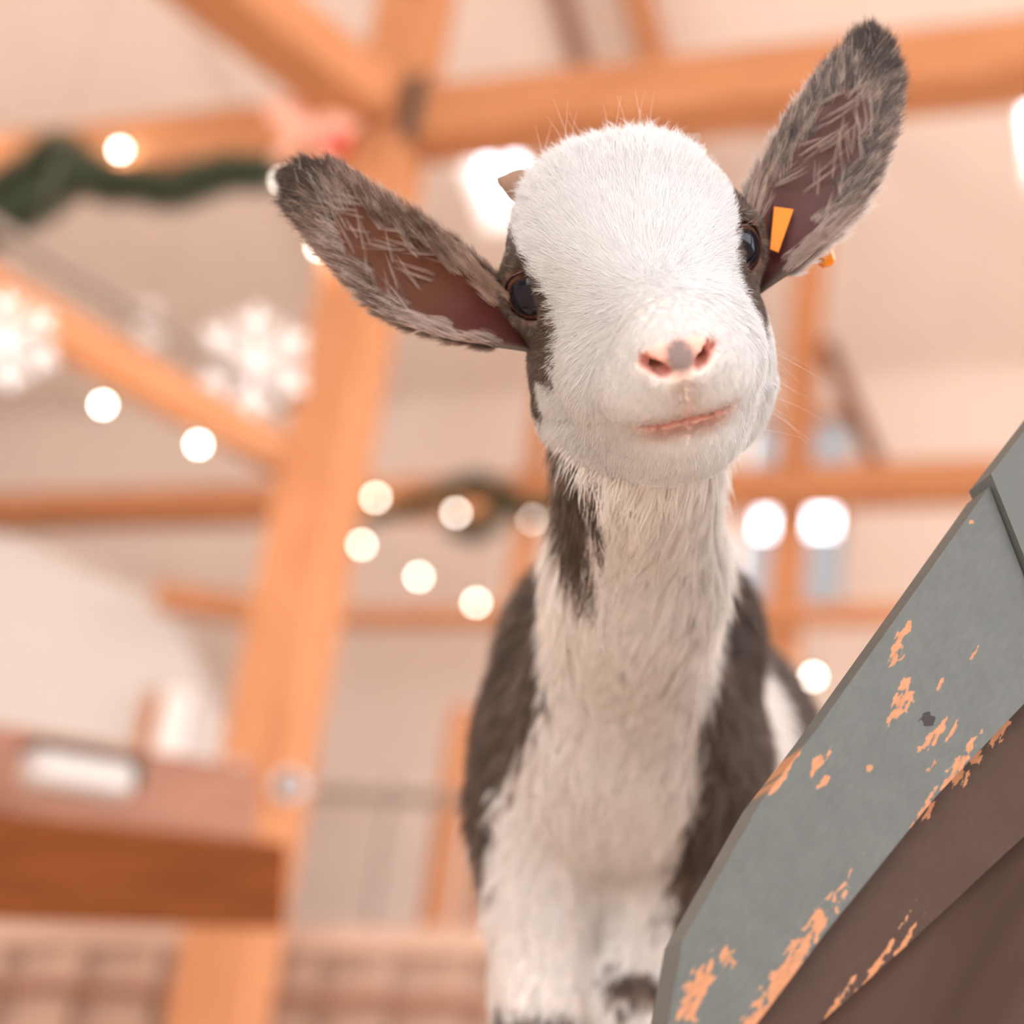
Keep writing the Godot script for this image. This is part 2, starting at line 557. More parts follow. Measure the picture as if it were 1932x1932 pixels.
func build_decorations() -> void:
	string_light("string of warm round bulbs under the left tie beam by the garland", [Vector3(-1.582, 3.335, -4.159), Vector3(-1.116, 3.194, -3.966), Vector3(-0.661, 3.047, -3.777), Vector3(-0.535, 2.844, -3.725), Vector3(-0.48, 2.80, -3.712)], [1, 1, 1, 1, 0])
	string_light("two warm bulbs on a wire along the left side rail", [Vector3(-1.111, 2.185, -3.302), Vector3(-0.856, 2.193, -3.404), Vector3(-0.668, 2.187, -3.511), Vector3(-0.513, 2.198, -3.611)], [1, 1, 1, 0])
	string_light("string of bulbs under the back beam by the looped garland", [Vector3(-0.484, 3.177, -5.761), Vector3(-0.465, 3.162, -5.753), Vector3(-0.184, 3.095, -5.637), Vector3(0.070, 3.065, -5.531), Vector3(0.315, 3.047, -5.430), Vector3(0.544, 3.030, -5.335)], [0, 1, 1, 1, 1, 1])
	string_light("lower string of bulbs slanting down behind the goat's shoulder", [Vector3(-0.60, 3.15, -5.92), Vector3(-0.494, 3.034, -5.873), Vector3(-0.278, 2.910, -5.784), Vector3(-0.074, 2.813, -5.699), Vector3(0.06, 2.712, -5.68)], [0, 1, 1, 1, 0])
	string_light("single warm bulb on a wire low at the right of the goat", [barn(0.74, 2.70, -1.875), Vector3(0.959, 2.526, -5.185)], [0, 1])
	garland("dark green fir garland looped along the left tie beam", [[Vector3(-1.335, 2.825, -3.715), Vector3(-1.246, 2.894, -3.684), Vector3(-1.168, 2.955, -3.655), Vector3(-1.101, 2.924, -3.669), Vector3(-1.047, 2.903, -3.679), Vector3(-0.973, 2.907, -3.677), Vector3(-0.898, 2.906, -3.678), Vector3(-0.840, 2.930, -3.666), Vector3(-0.770, 2.962, -3.652), Vector3(-0.684, 2.970, -3.648)], [Vector3(-1.309, 2.733, -3.703), Vector3(-1.218, 2.784, -3.680), Vector3(-1.164, 2.830, -3.658), Vector3(-1.099, 2.884, -3.633)]], 0.062, 900)
	garland("small dark green fir garland with a loop on the back beam", [[Vector3(-0.485, 3.074, -5.739), Vector3(-0.401, 3.111, -5.704), Vector3(-0.295, 3.124, -5.661), Vector3(-0.214, 3.170, -5.627), Vector3(-0.148, 3.202, -5.600), Vector3(-0.075, 3.179, -5.569), Vector3(-0.007, 3.124, -5.541), Vector3(0.074, 3.088, -5.508), Vector3(0.157, 3.105, -5.474)], [Vector3(-0.196, 3.052, -5.620), Vector3(-0.120, 3.005, -5.588), Vector3(-0.057, 3.048, -5.562), Vector3(-0.032, 3.119, -5.552)]], 0.045, 800)
	snowflake("large white six-armed paper snowflake left of the post", Vector3(-0.623, 2.505, -3.699), 0.26, Vector3(0.1, 0.1, 0.15))
	snowflake("small white paper snowflake turned nearly edge-on", Vector3(-0.886, 2.596, -3.767), 0.12, Vector3(0.0, 1.1, 0.1))
	snowflake("white paper snowflake cut by the left edge of the picture", Vector3(-0.966, 2.118, -3.042), 0.19, Vector3(0.1, 0.3, 0.3))
	# ribbon bow at the joint
	var t := thing("ribbon_bow", "pink ribbon bow with a red knot at the post joint", "bow", Vector3(-0.555, 3.125, -3.715))
	for s in [-1.0, 1.0]:
		var loop := SphereMesh.new()
		loop.radius = 0.05
		loop.height = 0.1
		part("loop", loop, M.ribbon_pink, t, Transform3D(Basis(Vector3(0, 0, 1), s * 0.5).scaled_local(Vector3(1.3, 0.8, 0.5)), Vector3(-0.06 + s * 0.055, 0.06, 0)))
		part("tail", box_mesh(Vector3(0.035, 0.11, 0.006), 0.001), M.ribbon_pink, t, Transform3D(Basis(Vector3(0, 0, 1), s * 0.4), Vector3(-0.06 + s * 0.04, -0.02, 0)))
	var knot := SphereMesh.new()
	knot.radius = 0.03
	knot.height = 0.06
	part("knot", knot, M.ribbon_red, t, Transform3D(Basis(), Vector3(0.01, 0.0, 0.01)))


func build_pens() -> void:
	# rails of the pen on the left
	beam("pen_rail", "massive brown wooden pen rail in the lower left", "rail", Vector3(-0.768, 0.906, -1.986), Vector3(-0.275, 1.145, -2.844), 0.128, 0.05, "timber_brown")
	beam("pen_rail_001", "reddish upper pen board behind the massive brown rail", "board", Vector3(-0.90, 1.165, -2.51), Vector3(-0.363, 1.331, -3.143), 0.15, 0.03, "board_rose")  # pinkish tone of the different light here put into its colour
	var t := thing("feed_trough", "white plastic feed trough with a dark hook on the pen board", "trough", Vector3(-0.56, 1.21, -2.61))
	board("tray", t, Vector3(-0.623, 1.198, -2.565), Vector3(-0.498, 1.223, -2.664), 0.055, 0.06, "white_plastic", 0.012)
	board("rim", t, Vector3(-0.628, 1.228, -2.560), Vector3(-0.494, 1.254, -2.667), 0.010, 0.07, "dark_iron", 0.003)
	board("hook", t, Vector3(-0.494, 1.254, -2.667), Vector3(-0.488, 1.215, -2.672), 0.02, 0.03, "dark_iron", 0.004)
	for x in [0, 1]:
		var c := thing("pipe_clamp", ["round steel pipe clamp on the left side of the timber post", "round steel pipe clamp on the right side of the timber post"][x], "clamp", [barn(-0.02, 1.55, 0.09), barn(0.10, 1.54, 0.075)][x])
		var ring := TorusMesh.new()
		ring.inner_radius = 0.014
		ring.outer_radius = 0.034
		part("ring", ring, M.steel, c, Transform3D(Basis(Vector3.RIGHT, PI / 2), Vector3.ZERO))
		var pin := CylinderMesh.new()
		pin.top_radius = 0.016
		pin.bottom_radius = 0.016
		pin.height = 0.05
		part("pin", pin, M.dark_iron, c, Transform3D(Basis(Vector3.RIGHT, PI / 2), Vector3.ZERO))
	# metal railing right of the post
	t = thing("metal_railing", "thin grey metal railing between the post and the goat", "railing", Vector3(-0.2, 1.2, -4.2))
	board("top_rail", t, Vector3(-0.48, 1.844, -4.82), Vector3(0.336, 1.808, -4.41), 0.03, 0.03, "grey_iron")
	for k in 4:
		var f := k / 3.0
		var p := Vector3(-0.46, 1.843, -4.81).lerp(Vector3(0.31, 1.809, -4.42), f)
		board("baluster", t, p + Vector3(0, 0.05 if k == 1 else 0.0, 0), Vector3(p.x, 0.0, p.z), 0.02, 0.02, "grey_iron")
	# picket fence behind the pen rail
	t = thing("picket_fence", "pale wooden fence with rails and pickets under the pen rail", "fence", Vector3(-0.4, 0.0, -4.1))
	board("rail", t, Vector3(-1.25, 1.215, -4.10), Vector3(0.35, 1.40, -4.08), 0.06, 0.025, "board_pale")
	board("rail", t, Vector3(-1.25, 1.10, -4.08), Vector3(0.35, 1.26, -4.06), 0.025, 0.03, "board_rose")
	board("rail", t, Vector3(-1.25, 0.91, -4.10), Vector3(0.35, 1.02, -4.08), 0.07, 0.025, "board_rose")
	for k in 10:
		var x := -1.2 + k * 0.165
		board("picket", t, Vector3(x, 0.0, -4.13), Vector3(x, 1.20 + (x + 1.2) * 0.12, -4.13), 0.02, 0.20, "board_pale")
	# white sheet of boarding on the left with a painted lit slot
	t = thing("boarding_panel", "large white boarding panel with a slanting edge at the left", "panel", barn(-1.45, 0, -1.6))
	t.transform.basis = Basis(E1, Vector3.UP, E2)
	part("sheet", prism(PackedVector2Array([Vector2(-2.5, 0), Vector2(-2.5, 3.32), Vector2(-0.60, 2.95), Vector2(0.10, 2.68), Vector2(0.52, 2.05), Vector2(0.9, 0)]), 0.03), M.panel_white, t)
	part("upright_batten", box_mesh(Vector3(0.05, 0.24, 0.04)), M.timber, t, Transform3D(Basis(), Vector3(0.12, 2.25, 0.02)))
	part("painted_slot_light", box_mesh(Vector3(0.09, 0.24, 0.03)), M.paper_white, t, Transform3D(Basis(), Vector3(0.21, 2.25, 0.02)))  # bright white colour stands in for a lit opening
	beam("stub_beam", "short orange beam end above the white boarding panel", "beam", barn(-1.34, 2.67, -1.5), barn(-0.9, 2.60, -1.5), 0.08, 0.08, "timber")
	beam("fence_post", "short orange post just left of the goat's chest", "post", Vector3(-0.043, 0.0, -4.80), Vector3(-0.05, 2.14, -4.80), 0.06, 0.06, "timber")


func build_gate() -> void:
	# grey painted boards in front of the goat, in an upright plane
	var u := Vector3(0.468, 0.878, -0.102)
	var v := Vector3(-0.858, 0.479, 0.188)
	var n := Vector3(0.214, 0, 0.977)
	var t := thing("painted_gate", "worn grey painted wooden gate boards slanting in front of the goat", "gate", Vector3(0.080, 0.648, -0.632))
	t.transform.basis = Basis(u, v, n)
	var m := mat("gate_paint", Color.WHITE, 0.55, 0.4)
	m.albedo_texture = gate_paint(Color(0.085, 0.089, 0.080), PAINT_CHIPS, true)
	var m3 := mat("gate_strip", Color.WHITE, 0.7, 0.3)
	m3.albedo_texture = gate_paint(Color(0.055, 0.032, 0.023), STRIP_CHIPS, false)
	var uv := Vector2(1.0 / 0.36, -1.0 / 0.12)
	var off := Vector2(0.06 / 0.36, 0.02 / 0.12)
	part("slanting_board", prism(PackedVector2Array([Vector2(0.2264, 0), Vector2(0.1542, 0.0013), Vector2(0.0914, 0.0026), Vector2(0.0564, 0.0045), Vector2(-0.0034, 0), Vector2(-0.0295, -0.0114), Vector2(-0.0499, -0.0205), Vector2(-0.0396, -0.0336), Vector2(-0.0096, -0.0364), Vector2(0.0324, -0.0396), Vector2(0.1029, -0.0472), Vector2(0.1566, -0.0567), Vector2(0.177, -0.0608), Vector2(0.2034, -0.0302)]), 0.018, uv, off), m, t)
	var m2 := mat("gate_paint_plain", lin(0.085, 0.089, 0.080), 0.55, 0.4)
	part("upper_board", prism(PackedVector2Array([Vector2(0.2294, 0.0028), Vector2(0.2591, 0.0013), Vector2(0.4600, -0.0085), Vector2(0.4500, -0.1000), Vector2(0.1652, -0.095), Vector2(0.1794, -0.061), Vector2(0.205, -0.0304)]), 0.018), m2, t, Transform3D(Basis(), Vector3(0, 0, 0.003)))
	part("lower_strip", prism(PackedVector2Array([Vector2(-0.0595, -0.027), Vector2(-0.0396, -0.0336), Vector2(-0.0096, -0.0364), Vector2(0.0324, -0.0396), Vector2(0.1029, -0.0472), Vector2(0.1566, -0.0567), Vector2(0.177, -0.0608), Vector2(0.1766, -0.1018), Vector2(0.1101, -0.0831), Vector2(0.0541, -0.0691), Vector2(0.0062, -0.0562), Vector2(-0.0269, -0.05)]), 0.018, uv, off), m3, t, Transform3D(Basis(), Vector3(0, 0, -0.008)))
	part("lower_panel", prism(PackedVector2Array([Vector2(-0.0269, -0.05), Vector2(0.0062, -0.0562), Vector2(0.0541, -0.0691), Vector2(0.1101, -0.0831), Vector2(0.1766, -0.1018), Vector2(0.14, -0.25), Vector2(-0.10, -0.20)]), 0.018), M.deck_wood, t, Transform3D(Basis(), Vector3(0, 0, -0.014)))
	board("gate_post", t, Vector3(0.36, 1.10, -0.725), Vector3(0.36, 0.0, -0.725), 0.06, 0.04, "deck_wood")
	board("cross_board", t, Vector3(0.16, 0.56, -0.672), Vector3(0.37, 0.56, -0.715), 0.09, 0.018, "deck_wood")


const PAINT_CHIPS := [[0.146, -0.0037, 0.006, 0.0012], [0.1372, -0.0064, 0.005, 0.0016], [0.150, -0.0043, 0.003, 0.001], [0.1235, -0.0173, 0.0065, 0.0026], [0.1185, -0.0178, 0.004, 0.0015], [0.130, -0.015, 0.003, 0.0012], [0.082, -0.0046, 0.0055, 0.0015], [0.078, -0.010, 0.003, 0.001], [0.0934, -0.0208, 0.0014, 0.001], [0.1174, -0.0335, 0.005, 0.001], [0.1229, -0.0352, 0.006, 0.0012], [0.1285, -0.0395, 0.004, 0.0008], [0.112, -0.040, 0.004, 0.0008], [0.2072, -0.0016, 0.0012, 0.0007], [0.002, -0.016, 0.0026, 0.0024], [-0.0123, -0.0129, 0.008, 0.0032], [-0.0199, -0.0146, 0.005, 0.0024], [0.1141, -0.048, 0.014, 0.0016], [0.094, -0.0458, 0.008, 0.001], [0.0101, -0.0355, 0.030, 0.0030], [-0.02, -0.0350, 0.02, 0.003], [0.070, 0.0035, 0.012, 0.0009], [0.140, -0.026, 0.004, 0.0006], [0.16, -0.0305, 0.003, 0.0005]]
const STRIP_CHIPS := [[0.030, -0.0630, 0.020, 0.0012], [0.048, -0.0672, 0.012, 0.0009], [0.012, -0.0585, 0.014, 0.0012], [0.1195, -0.0530, 0.004, 0.0020], [0.1300, -0.0545, 0.004, 0.0014], [0.1450, -0.0565, 0.005, 0.0020], [0.100, -0.0500, 0.004, 0.0008]]


func gate_paint(paint: Color, chips: Array, knot: bool) -> ImageTexture:
	# grey paint worn through to orange wood: u along the board (-0.06 .. 0.30 m), v across (-0.10 .. 0.02 m)
	var w := 1440
	var h := 480
	var im := Image.create(w, h, false, Image.FORMAT_RGB8)
	var n1 := FastNoiseLite.new()
	n1.seed = 3
	n1.frequency = 0.012
	var n2 := FastNoiseLite.new()
	n2.seed = 8
	n2.frequency = 0.09
	n2.fractal_octaves = 3
	for y in h:
		for x in w:
			var p := Vector2(x / float(w) * 0.36 - 0.06, 0.02 - y / float(h) * 0.12)
			var a := n1.get_noise_2d(x, y)
			var b := n2.get_noise_2d(x * 0.35, y)
			var c := paint * (1.0 + 0.10 * a + 0.10 * b)
			var wear := -1.0
			for k in chips:
				var d := Vector2((p.x - k[0]) / k[2], (p.y - k[1]) / k[3])
				if absf(d.x) < 2.0 and absf(d.y) < 2.5:
					wear = maxf(wear, 1.0 - d.length() + b * 1.3)
			if wear > 0.0:
				c = Color(0.36, 0.155, 0.07) * (1.0 + 0.25 * b)
			elif wear > -0.12:
				c = c.lerp(Color(0.18, 0.13, 0.09), 0.5)
			var hole := p.distance_to(Vector2(0.1248, -0.0296)) - 0.0030 - b * 0.002
			if knot and hole < 0.0:
				c = Color(0.018, 0.011, 0.008)
			im.set_pixel(x, y, c.linear_to_srgb())
	return ImageTexture.create_from_image(im)


func build_platform() -> void:
	var t := thing("wooden_platform", "low wooden platform the goat stands on", "platform", Vector3(0.12, 0, -1.25))
	for k in 7:
		var z := -0.97 - k * 0.105
		board("plank", t, Vector3(-0.35, 0.512, z), Vector3(0.6, 0.512, z), 0.03, 0.10, "panel_cream")
	for x in [-0.32, 0.56]:
		board("joist", t, Vector3(x, 0.46, -0.93), Vector3(x, 0.46, -1.64), 0.07, 0.05, "deck_wood")
		for z in [-0.96, -1.60]:
			board("leg", t, Vector3(x, 0.0, z), Vector3(x, 0.43, z), 0.06, 0.06, "deck_wood")


# ---------------------------------------------------------------- surface nets

func smin(a: float, b: float, k: float) -> float:
	var h := maxf(k - absf(a - b), 0.0) / k
	return minf(a, b) - h * h * k * 0.25


func smax(a: float, b: float, k: float) -> float:
	return -smin(-a, -b, k)


func ball(p: Vector3, c: Vector3, r: Vector3) -> float:
	var q := p - c
	var k0 := (q / r).length()
	var k1 := (q / (r * r)).length()
	return k0 * (k0 - 1.0) / maxf(k1, 0.0001)


func bone(p: Vector3, a: Vector3, b: Vector3, ra: float, rb: float) -> float:
	var ab := b - a
	var t := clampf((p - a).dot(ab) / ab.length_squared(), 0.0, 1.0)
	return p.distance_to(a + ab * t) - lerpf(ra, rb, t)


func surface_nets(f: Callable, lo: Vector3, hi: Vector3, cell: float) -> Array:
	var nb := Vector3i(((hi - lo) / (cell * 4.0)).ceil())
	var nx := nb.x * 4 + 1
	var ny := nb.y * 4 + 1
	var nz := nb.z * 4 + 1
	var d := PackedFloat32Array()
	d.resize(nx * ny * nz)
	d.fill(9.0)
	var live: Array[Vector3i] = []
	var reach := cell * 4.0 * 1.6
	for bz in nb.z:
		for by in nb.y:
			for bx in nb.x:
				var s: float = f.call(lo + Vector3(bx * 4 + 2, by * 4 + 2, bz * 4 + 2) * cell)
				if absf(s) > reach:
					if s < 0.0:
						for k in 5:
							for j in 5:
								for i in 5:
									var at := bx * 4 + i + nx * (by * 4 + j + ny * (bz * 4 + k))
									if d[at] == 9.0:
										d[at] = -9.0
					continue
				live.append(Vector3i(bx, by, bz))
	for b in live:
		for k in 5:
			for j in 5:
				for i in 5:
					var at := b.x * 4 + i + nx * (b.y * 4 + j + ny * (b.z * 4 + k))
					if absf(d[at]) == 9.0:
						d[at] = f.call(lo + Vector3(b.x * 4 + i, b.y * 4 + j, b.z * 4 + k) * cell)
	var v := PackedVector3Array()
	var idx := PackedInt32Array()
	var of := {}
	var step := [1, nx, nx * ny]
	var corner: PackedInt32Array = [0, 1, nx, nx + 1, nx * ny, nx * ny + 1, nx * ny + nx, nx * ny + nx + 1]
	var edges: PackedInt32Array = [0, 1, 2, 3, 4, 5, 6, 7, 0, 2, 1, 3, 4, 6, 5, 7, 0, 4, 1, 5, 2, 6, 3, 7]
	for b in live:
		for k in 4:
			for j in 4:
				for i in 4:
					var x := b.x * 4 + i
					var y := b.y * 4 + j
					var z := b.z * 4 + k
					var at := x + nx * (y + ny * z)
					var mask := 0
					for c in 8:
						if d[at + corner[c]] < 0.0:
							mask += 1
					if mask == 0 or mask == 8:
						continue
					var sum := Vector3.ZERO
					var n := 0
					for e in 12:
						var c0 := edges[e * 2]
						var c1 := edges[e * 2 + 1]
						var d0 := d[at + corner[c0]]
						var d1 := d[at + corner[c1]]
						if (d0 < 0.0) != (d1 < 0.0):
							var t := d0 / (d0 - d1)
							sum += Vector3(c0 & 1, (c0 >> 1) & 1, c0 >> 2).lerp(Vector3(c1 & 1, (c1 >> 1) & 1, c1 >> 2), t)
							n += 1
					of[at] = v.size()
					v.append(lo + (Vector3(x, y, z) + sum / n) * cell)
	for at in of:
		for axis in 3:
			var a: int = step[axis]
			var s1: int = step[(axis + 1) % 3]
			var s2: int = step[(axis + 2) % 3]
			if (d[at] < 0.0) == (d[at + a] < 0.0):
				continue
			if not (of.has(at - s1) and of.has(at - s2) and of.has(at - s1 - s2)):
				continue
			var q := [of[at], of[at - s1], of[at - s1 - s2], of[at - s2]]
			if d[at] < 0.0:
				idx.append_array([q[0], q[2], q[1], q[0], q[3], q[2]])
			else:
				idx.append_array([q[0], q[1], q[2], q[0], q[2], q[3]])
	var nrm := PackedVector3Array()
	nrm.resize(v.size())
	var h := cell * 0.5
	for i in v.size():
		var p := v[i]
		var g := Vector3(f.call(p + Vector3(h, 0, 0)) - f.call(p - Vector3(h, 0, 0)), f.call(p + Vector3(0, h, 0)) - f.call(p - Vector3(0, h, 0)), f.call(p + Vector3(0, 0, h)) - f.call(p - Vector3(0, 0, h)))
		nrm[i] = g.normalized()
	return [v, nrm, idx]


# ---------------------------------------------------------------- the goat

var HEAD := Transform3D(Basis(Vector3(0.9337, 0.3294, 0.1406), Vector3(-0.3153, 0.5699, 0.7588), Vector3(0.1698, -0.7528, 0.6359)), Vector3(0.0353, 0.9056, -0.6304))
var EYE := Vector3(0.0398, -0.001, -0.0088)
var GAZE := Vector3(0.52, 0.10, 0.85).normalized()


func head_field(q: Vector3) -> float:
	var p := Vector3(absf(q.x), q.y, q.z)
	var d := ball(p, Vector3(0, 0.000, -0.034), Vector3(0.0435, 0.039, 0.052))          # cranium
	d = smin(d, ball(p, Vector3(0, 0.013, -0.008), Vector3(0.0385, 0.028, 0.040)), 0.02)   # forehead
	d = smin(d, ball(p, Vector3(0.015, 0.0165, -0.030), Vector3(0.016, 0.015, 0.026)), 0.02)   # poll
	d = smin(d, ball(p, Vector3(0.033, 0.003, -0.012), Vector3(0.017, 0.018, 0.020)), 0.012)   # orbit
	d = smin(d, bone(p, Vector3(0, -0.012, 0.003), Vector3(0, -0.0100, 0.066), 0.0355, 0.0225), 0.02)   # bridge and muzzle
	d = smin(d, ball(p, Vector3(0, -0.004, 0.077), Vector3(0.0140, 0.0105, 0.0150)), 0.012)   # nose
	d = smin(d, ball(p, Vector3(0.018, -0.027, 0.034), Vector3(0.020, 0.021, 0.032)), 0.018)   # side of the muzzle
	d = smin(d, ball(p, Vector3(0.0105, -0.0195, 0.069), Vector3(0.0155, 0.0125, 0.0150)), 0.014)  # upper lip
	d = smin(d, bone(p, Vector3(0.016, -0.058, -0.012), Vector3(0.005, -0.049, 0.050), 0.029, 0.0180), 0.018)   # lower jaw
	d = smin(d, ball(p, Vector3(0, -0.043, 0.062), Vector3(0.0150, 0.0120, 0.0135)), 0.012)   # chin
	d = smin(d, ball(p, Vector3(0.021, -0.040, -0.004), Vector3(0.0265, 0.036, 0.036)), 0.016)   # cheek
	d = smin(d, ball(p, Vector3(0, -0.064, -0.028), Vector3(0.037, 0.036, 0.040)), 0.02)   # throat
	# mouth: a groove round the muzzle between the lips, and the cleft under the nose
	var lip := absf(p.y + 0.0285 + 0.30 * maxf(0.076 - p.z, 0.0)) - 0.0010
	var deep := clampf((p.z - 0.050) * 0.22, 0.0, 0.0040)
	deep *= clampf((0.0205 - p.x) / 0.006, 0.0, 1.0)
	d = smax(d, -maxf(lip, -d - deep), 0.0022)
	if p.z > 0.05:
		var cleft := maxf(p.x - 0.0007, maxf(absf(p.y + 0.0175) - 0.0060, -d - 0.0009))
		d = smax(d, -cleft, 0.002)
	# nostrils: commas that open outwards
	var n := bone(p, Vector3(0.0062, -0.0050, 0.0905), Vector3(0.0125, -0.0008, 0.0845), 0.0023, 0.0018)
	n = minf(n, bone(p, Vector3(0.0074, -0.0043, 0.090), Vector3(0.0070, -0.0037, 0.078), 0.0024, 0.0028))
	d = smax(d, -n, 0.0025)
	# lids and the hollow that holds the eyeball
	var rel := p - EYE
	var along := rel.dot(GAZE)
	if rel.length() < 0.03:
		var flat := rel - GAZE * along
		var e := Vector3(flat.x, flat.y * 0.88, flat.z)
		d = smax(d, -maxf(e.length() - 0.0098, -along), 0.004)
		var ring := Vector2(e.length() - 0.0116, along - 0.0048).length() - 0.0025
		d = smin(d, ring, 0.006)
		d = maxf(d, 0.0124 - rel.length())
	return d


func head_brown(q: Vector3) -> float:
	# how brown the coat is at a place on the head (0 white, 1 brown): a stripe through each eye
	var a := absf(q.x)
	var y := q.y
	var z := q.z
	var side := 1.0 if q.x > 0.0 else 0.0
	var b := 0.0
	if y > 0.02:
		b = lerpf(0.0415, 0.0455, clampf((y - 0.02) / 0.02, 0, 1))
	elif y > 0.006:
		b = lerpf(0.0340, 0.0415, (y - 0.006) / 0.014)
	elif y > -0.006:
		b = 0.034
	elif y > -0.022:
		b = lerpf(0.0395, 0.034, (y + 0.022) / 0.016)
	else:
		b = lerpf(0.0395, 0.0475, clampf((-0.022 - y) / 0.03, 0, 1))
	var w := (a - b) / 0.0025
	w = minf(w, (0.030 - z) / 0.004)
	if y < -0.03:
		w = minf(w, (0.012 - z) / 0.004)
	if side > 0.5:
		w = minf(w, (y + 0.028) / 0.004)
	else:
		w = minf(w, (y + 0.056) / 0.004)
	var back := (-0.062 - z) / 0.004
	return clampf(maxf(w, back), 0.0, 1.0)


func head_skin(q: Vector3) -> Color:
	var c := Color(0.80, 0.70, 0.64)
	var a := absf(q.x)
	c = c.lerp(Color(0.13, 0.075, 0.055), head_brown(q))
	# pink nose leather with a grey spot, pink lips
	var nose := ball(q, Vector3(0, -0.0018, 0.084), Vector3(0.0155, 0.0078, 0.012))
	c = c.lerp(Color(0.72, 0.36, 0.28), clampf(0.5 - nose / 0.004, 0, 1))
	var spot := Vector2(q.x, (q.y + 0.0005) * 0.9).length() - 0.0052
	if q.z > 0.08:
		c = c.lerp(Color(0.20, 0.15, 0.14), clampf(0.5 - spot / 0.0015, 0, 1))
	var n := bone(Vector3(a, q.y, q.z), Vector3(0.0064, -0.0050, 0.0890), Vector3(0.0122, -0.0012, 0.0835), 0.0027, 0.0020)
	c = c.lerp(Color(0.30, 0.09, 0.07), clampf(0.6 - n / 0.002, 0, 1) * 0.9)  # dark red nostril skin, with recess shade painted in
	if q.z > 0.03 and q.y < -0.008:
		var lip := absf(q.y + 0.0295 + 0.30 * maxf(0.076 - q.z, 0.0)) - 0.0030
		c = c.lerp(Color(0.55, 0.25, 0.20), clampf(0.6 - lip / 0.004, 0, 1) * clampf((0.021 - a) / 0.008, 0, 1))
	# bare pinkish brown lids
	var e := (Vector3(a, q.y, q.z) - EYE).length() - 0.0135
	c = c.lerp(Color(0.10, 0.055, 0.043), clampf(0.5 - e / 0.003, 0, 1))
	return c


func body_field(p: Vector3) -> float:
	var d := bone(p, Vector3(0.049, 0.862, -0.690), Vector3(0.060, 0.838, -0.775), 0.034, 0.032)
	d = smin(d, bone(p, Vector3(0.060, 0.838, -0.775), Vector3(0.068, 0.815, -0.870), 0.032, 0.042), 0.03)
	d = smin(d, bone(p, Vector3(0.074, 0.806, -0.925), Vector3(0.083, 0.825, -1.02), 0.058, 0.074), 0.04)
	d = smin(d, bone(p, Vector3(0.085, 0.828, -1.03), Vector3(0.115, 0.862, -1.13), 0.076, 0.094), 0.04)
	d = smin(d, bone(p, Vector3(0.115, 0.862, -1.13), Vector3(0.140, 0.872, -1.27), 0.094, 0.082), 0.04)
	d = smin(d, ball(p, Vector3(0.041, 0.838, -0.975), Vector3(0.034, 0.082, 0.050)), 0.03)
	d = smin(d, ball(p, Vector3(0.108, 0.845, -0.965), Vector3(0.032, 0.080, 0.048)), 0.03)
	d = smin(d, bone(p, Vector3(0.066, 0.862, -0.86), Vector3(0.080, 0.890, -0.97), 0.032, 0.040), 0.04)
	d = smin(d, bone(p, Vector3(0.046, 0.880, -0.962), Vector3(0.108, 0.888, -0.955), 0.030, 0.030), 0.03)   # crest and withers
	d = smin(d, bone(p, Vector3(0.038, 0.775, -0.965), Vector3(0.050, 0.690, -0.985), 0.035, 0.022), 0.025)
	d = smin(d, bone(p, Vector3(0.050, 0.690, -0.985), Vector3(0.050, 0.575, -0.990), 0.0225, 0.014), 0.012)
	d = smin(d, bone(p, Vector3(0.050, 0.575, -0.990), Vector3(0.050, 0.545, -0.975), 0.0165, 0.0155), 0.01)
	d = smin(d, bone(p, Vector3(0.118, 0.780, -0.972), Vector3(0.104, 0.696, -0.994), 0.035, 0.0215), 0.025)
	d = smin(d, bone(p, Vector3(0.104, 0.696, -0.994), Vector3(0.106, 0.575, -1.000), 0.0225, 0.014), 0.012)
	d = smin(d, bone(p, Vector3(0.106, 0.575, -1.000), Vector3(0.106, 0.545, -0.985), 0.0165, 0.0155), 0.01)
	for x in [0.085, 0.175]:
		d = smin(d, bone(p, Vector3(x, 0.83, -1.27), Vector3(x, 0.755, -1.22), 0.060, 0.040), 0.03)
		d = smin(d, bone(p, Vector3(x, 0.755, -1.22), Vector3(x, 0.665, -1.315), 0.038, 0.019), 0.02)
		d = smin(d, bone(p, Vector3(x, 0.665, -1.315), Vector3(x, 0.575, -1.300), 0.019, 0.0135), 0.012)
		d = smin(d, bone(p, Vector3(x, 0.575, -1.300), Vector3(x, 0.545, -1.285), 0.016, 0.0155), 0.01)
	d = smin(d, bone(p, Vector3(0.142, 0.925, -1.33), Vector3(0.146, 0.950, -1.375), 0.018, 0.010), 0.02)   # tail
	return d


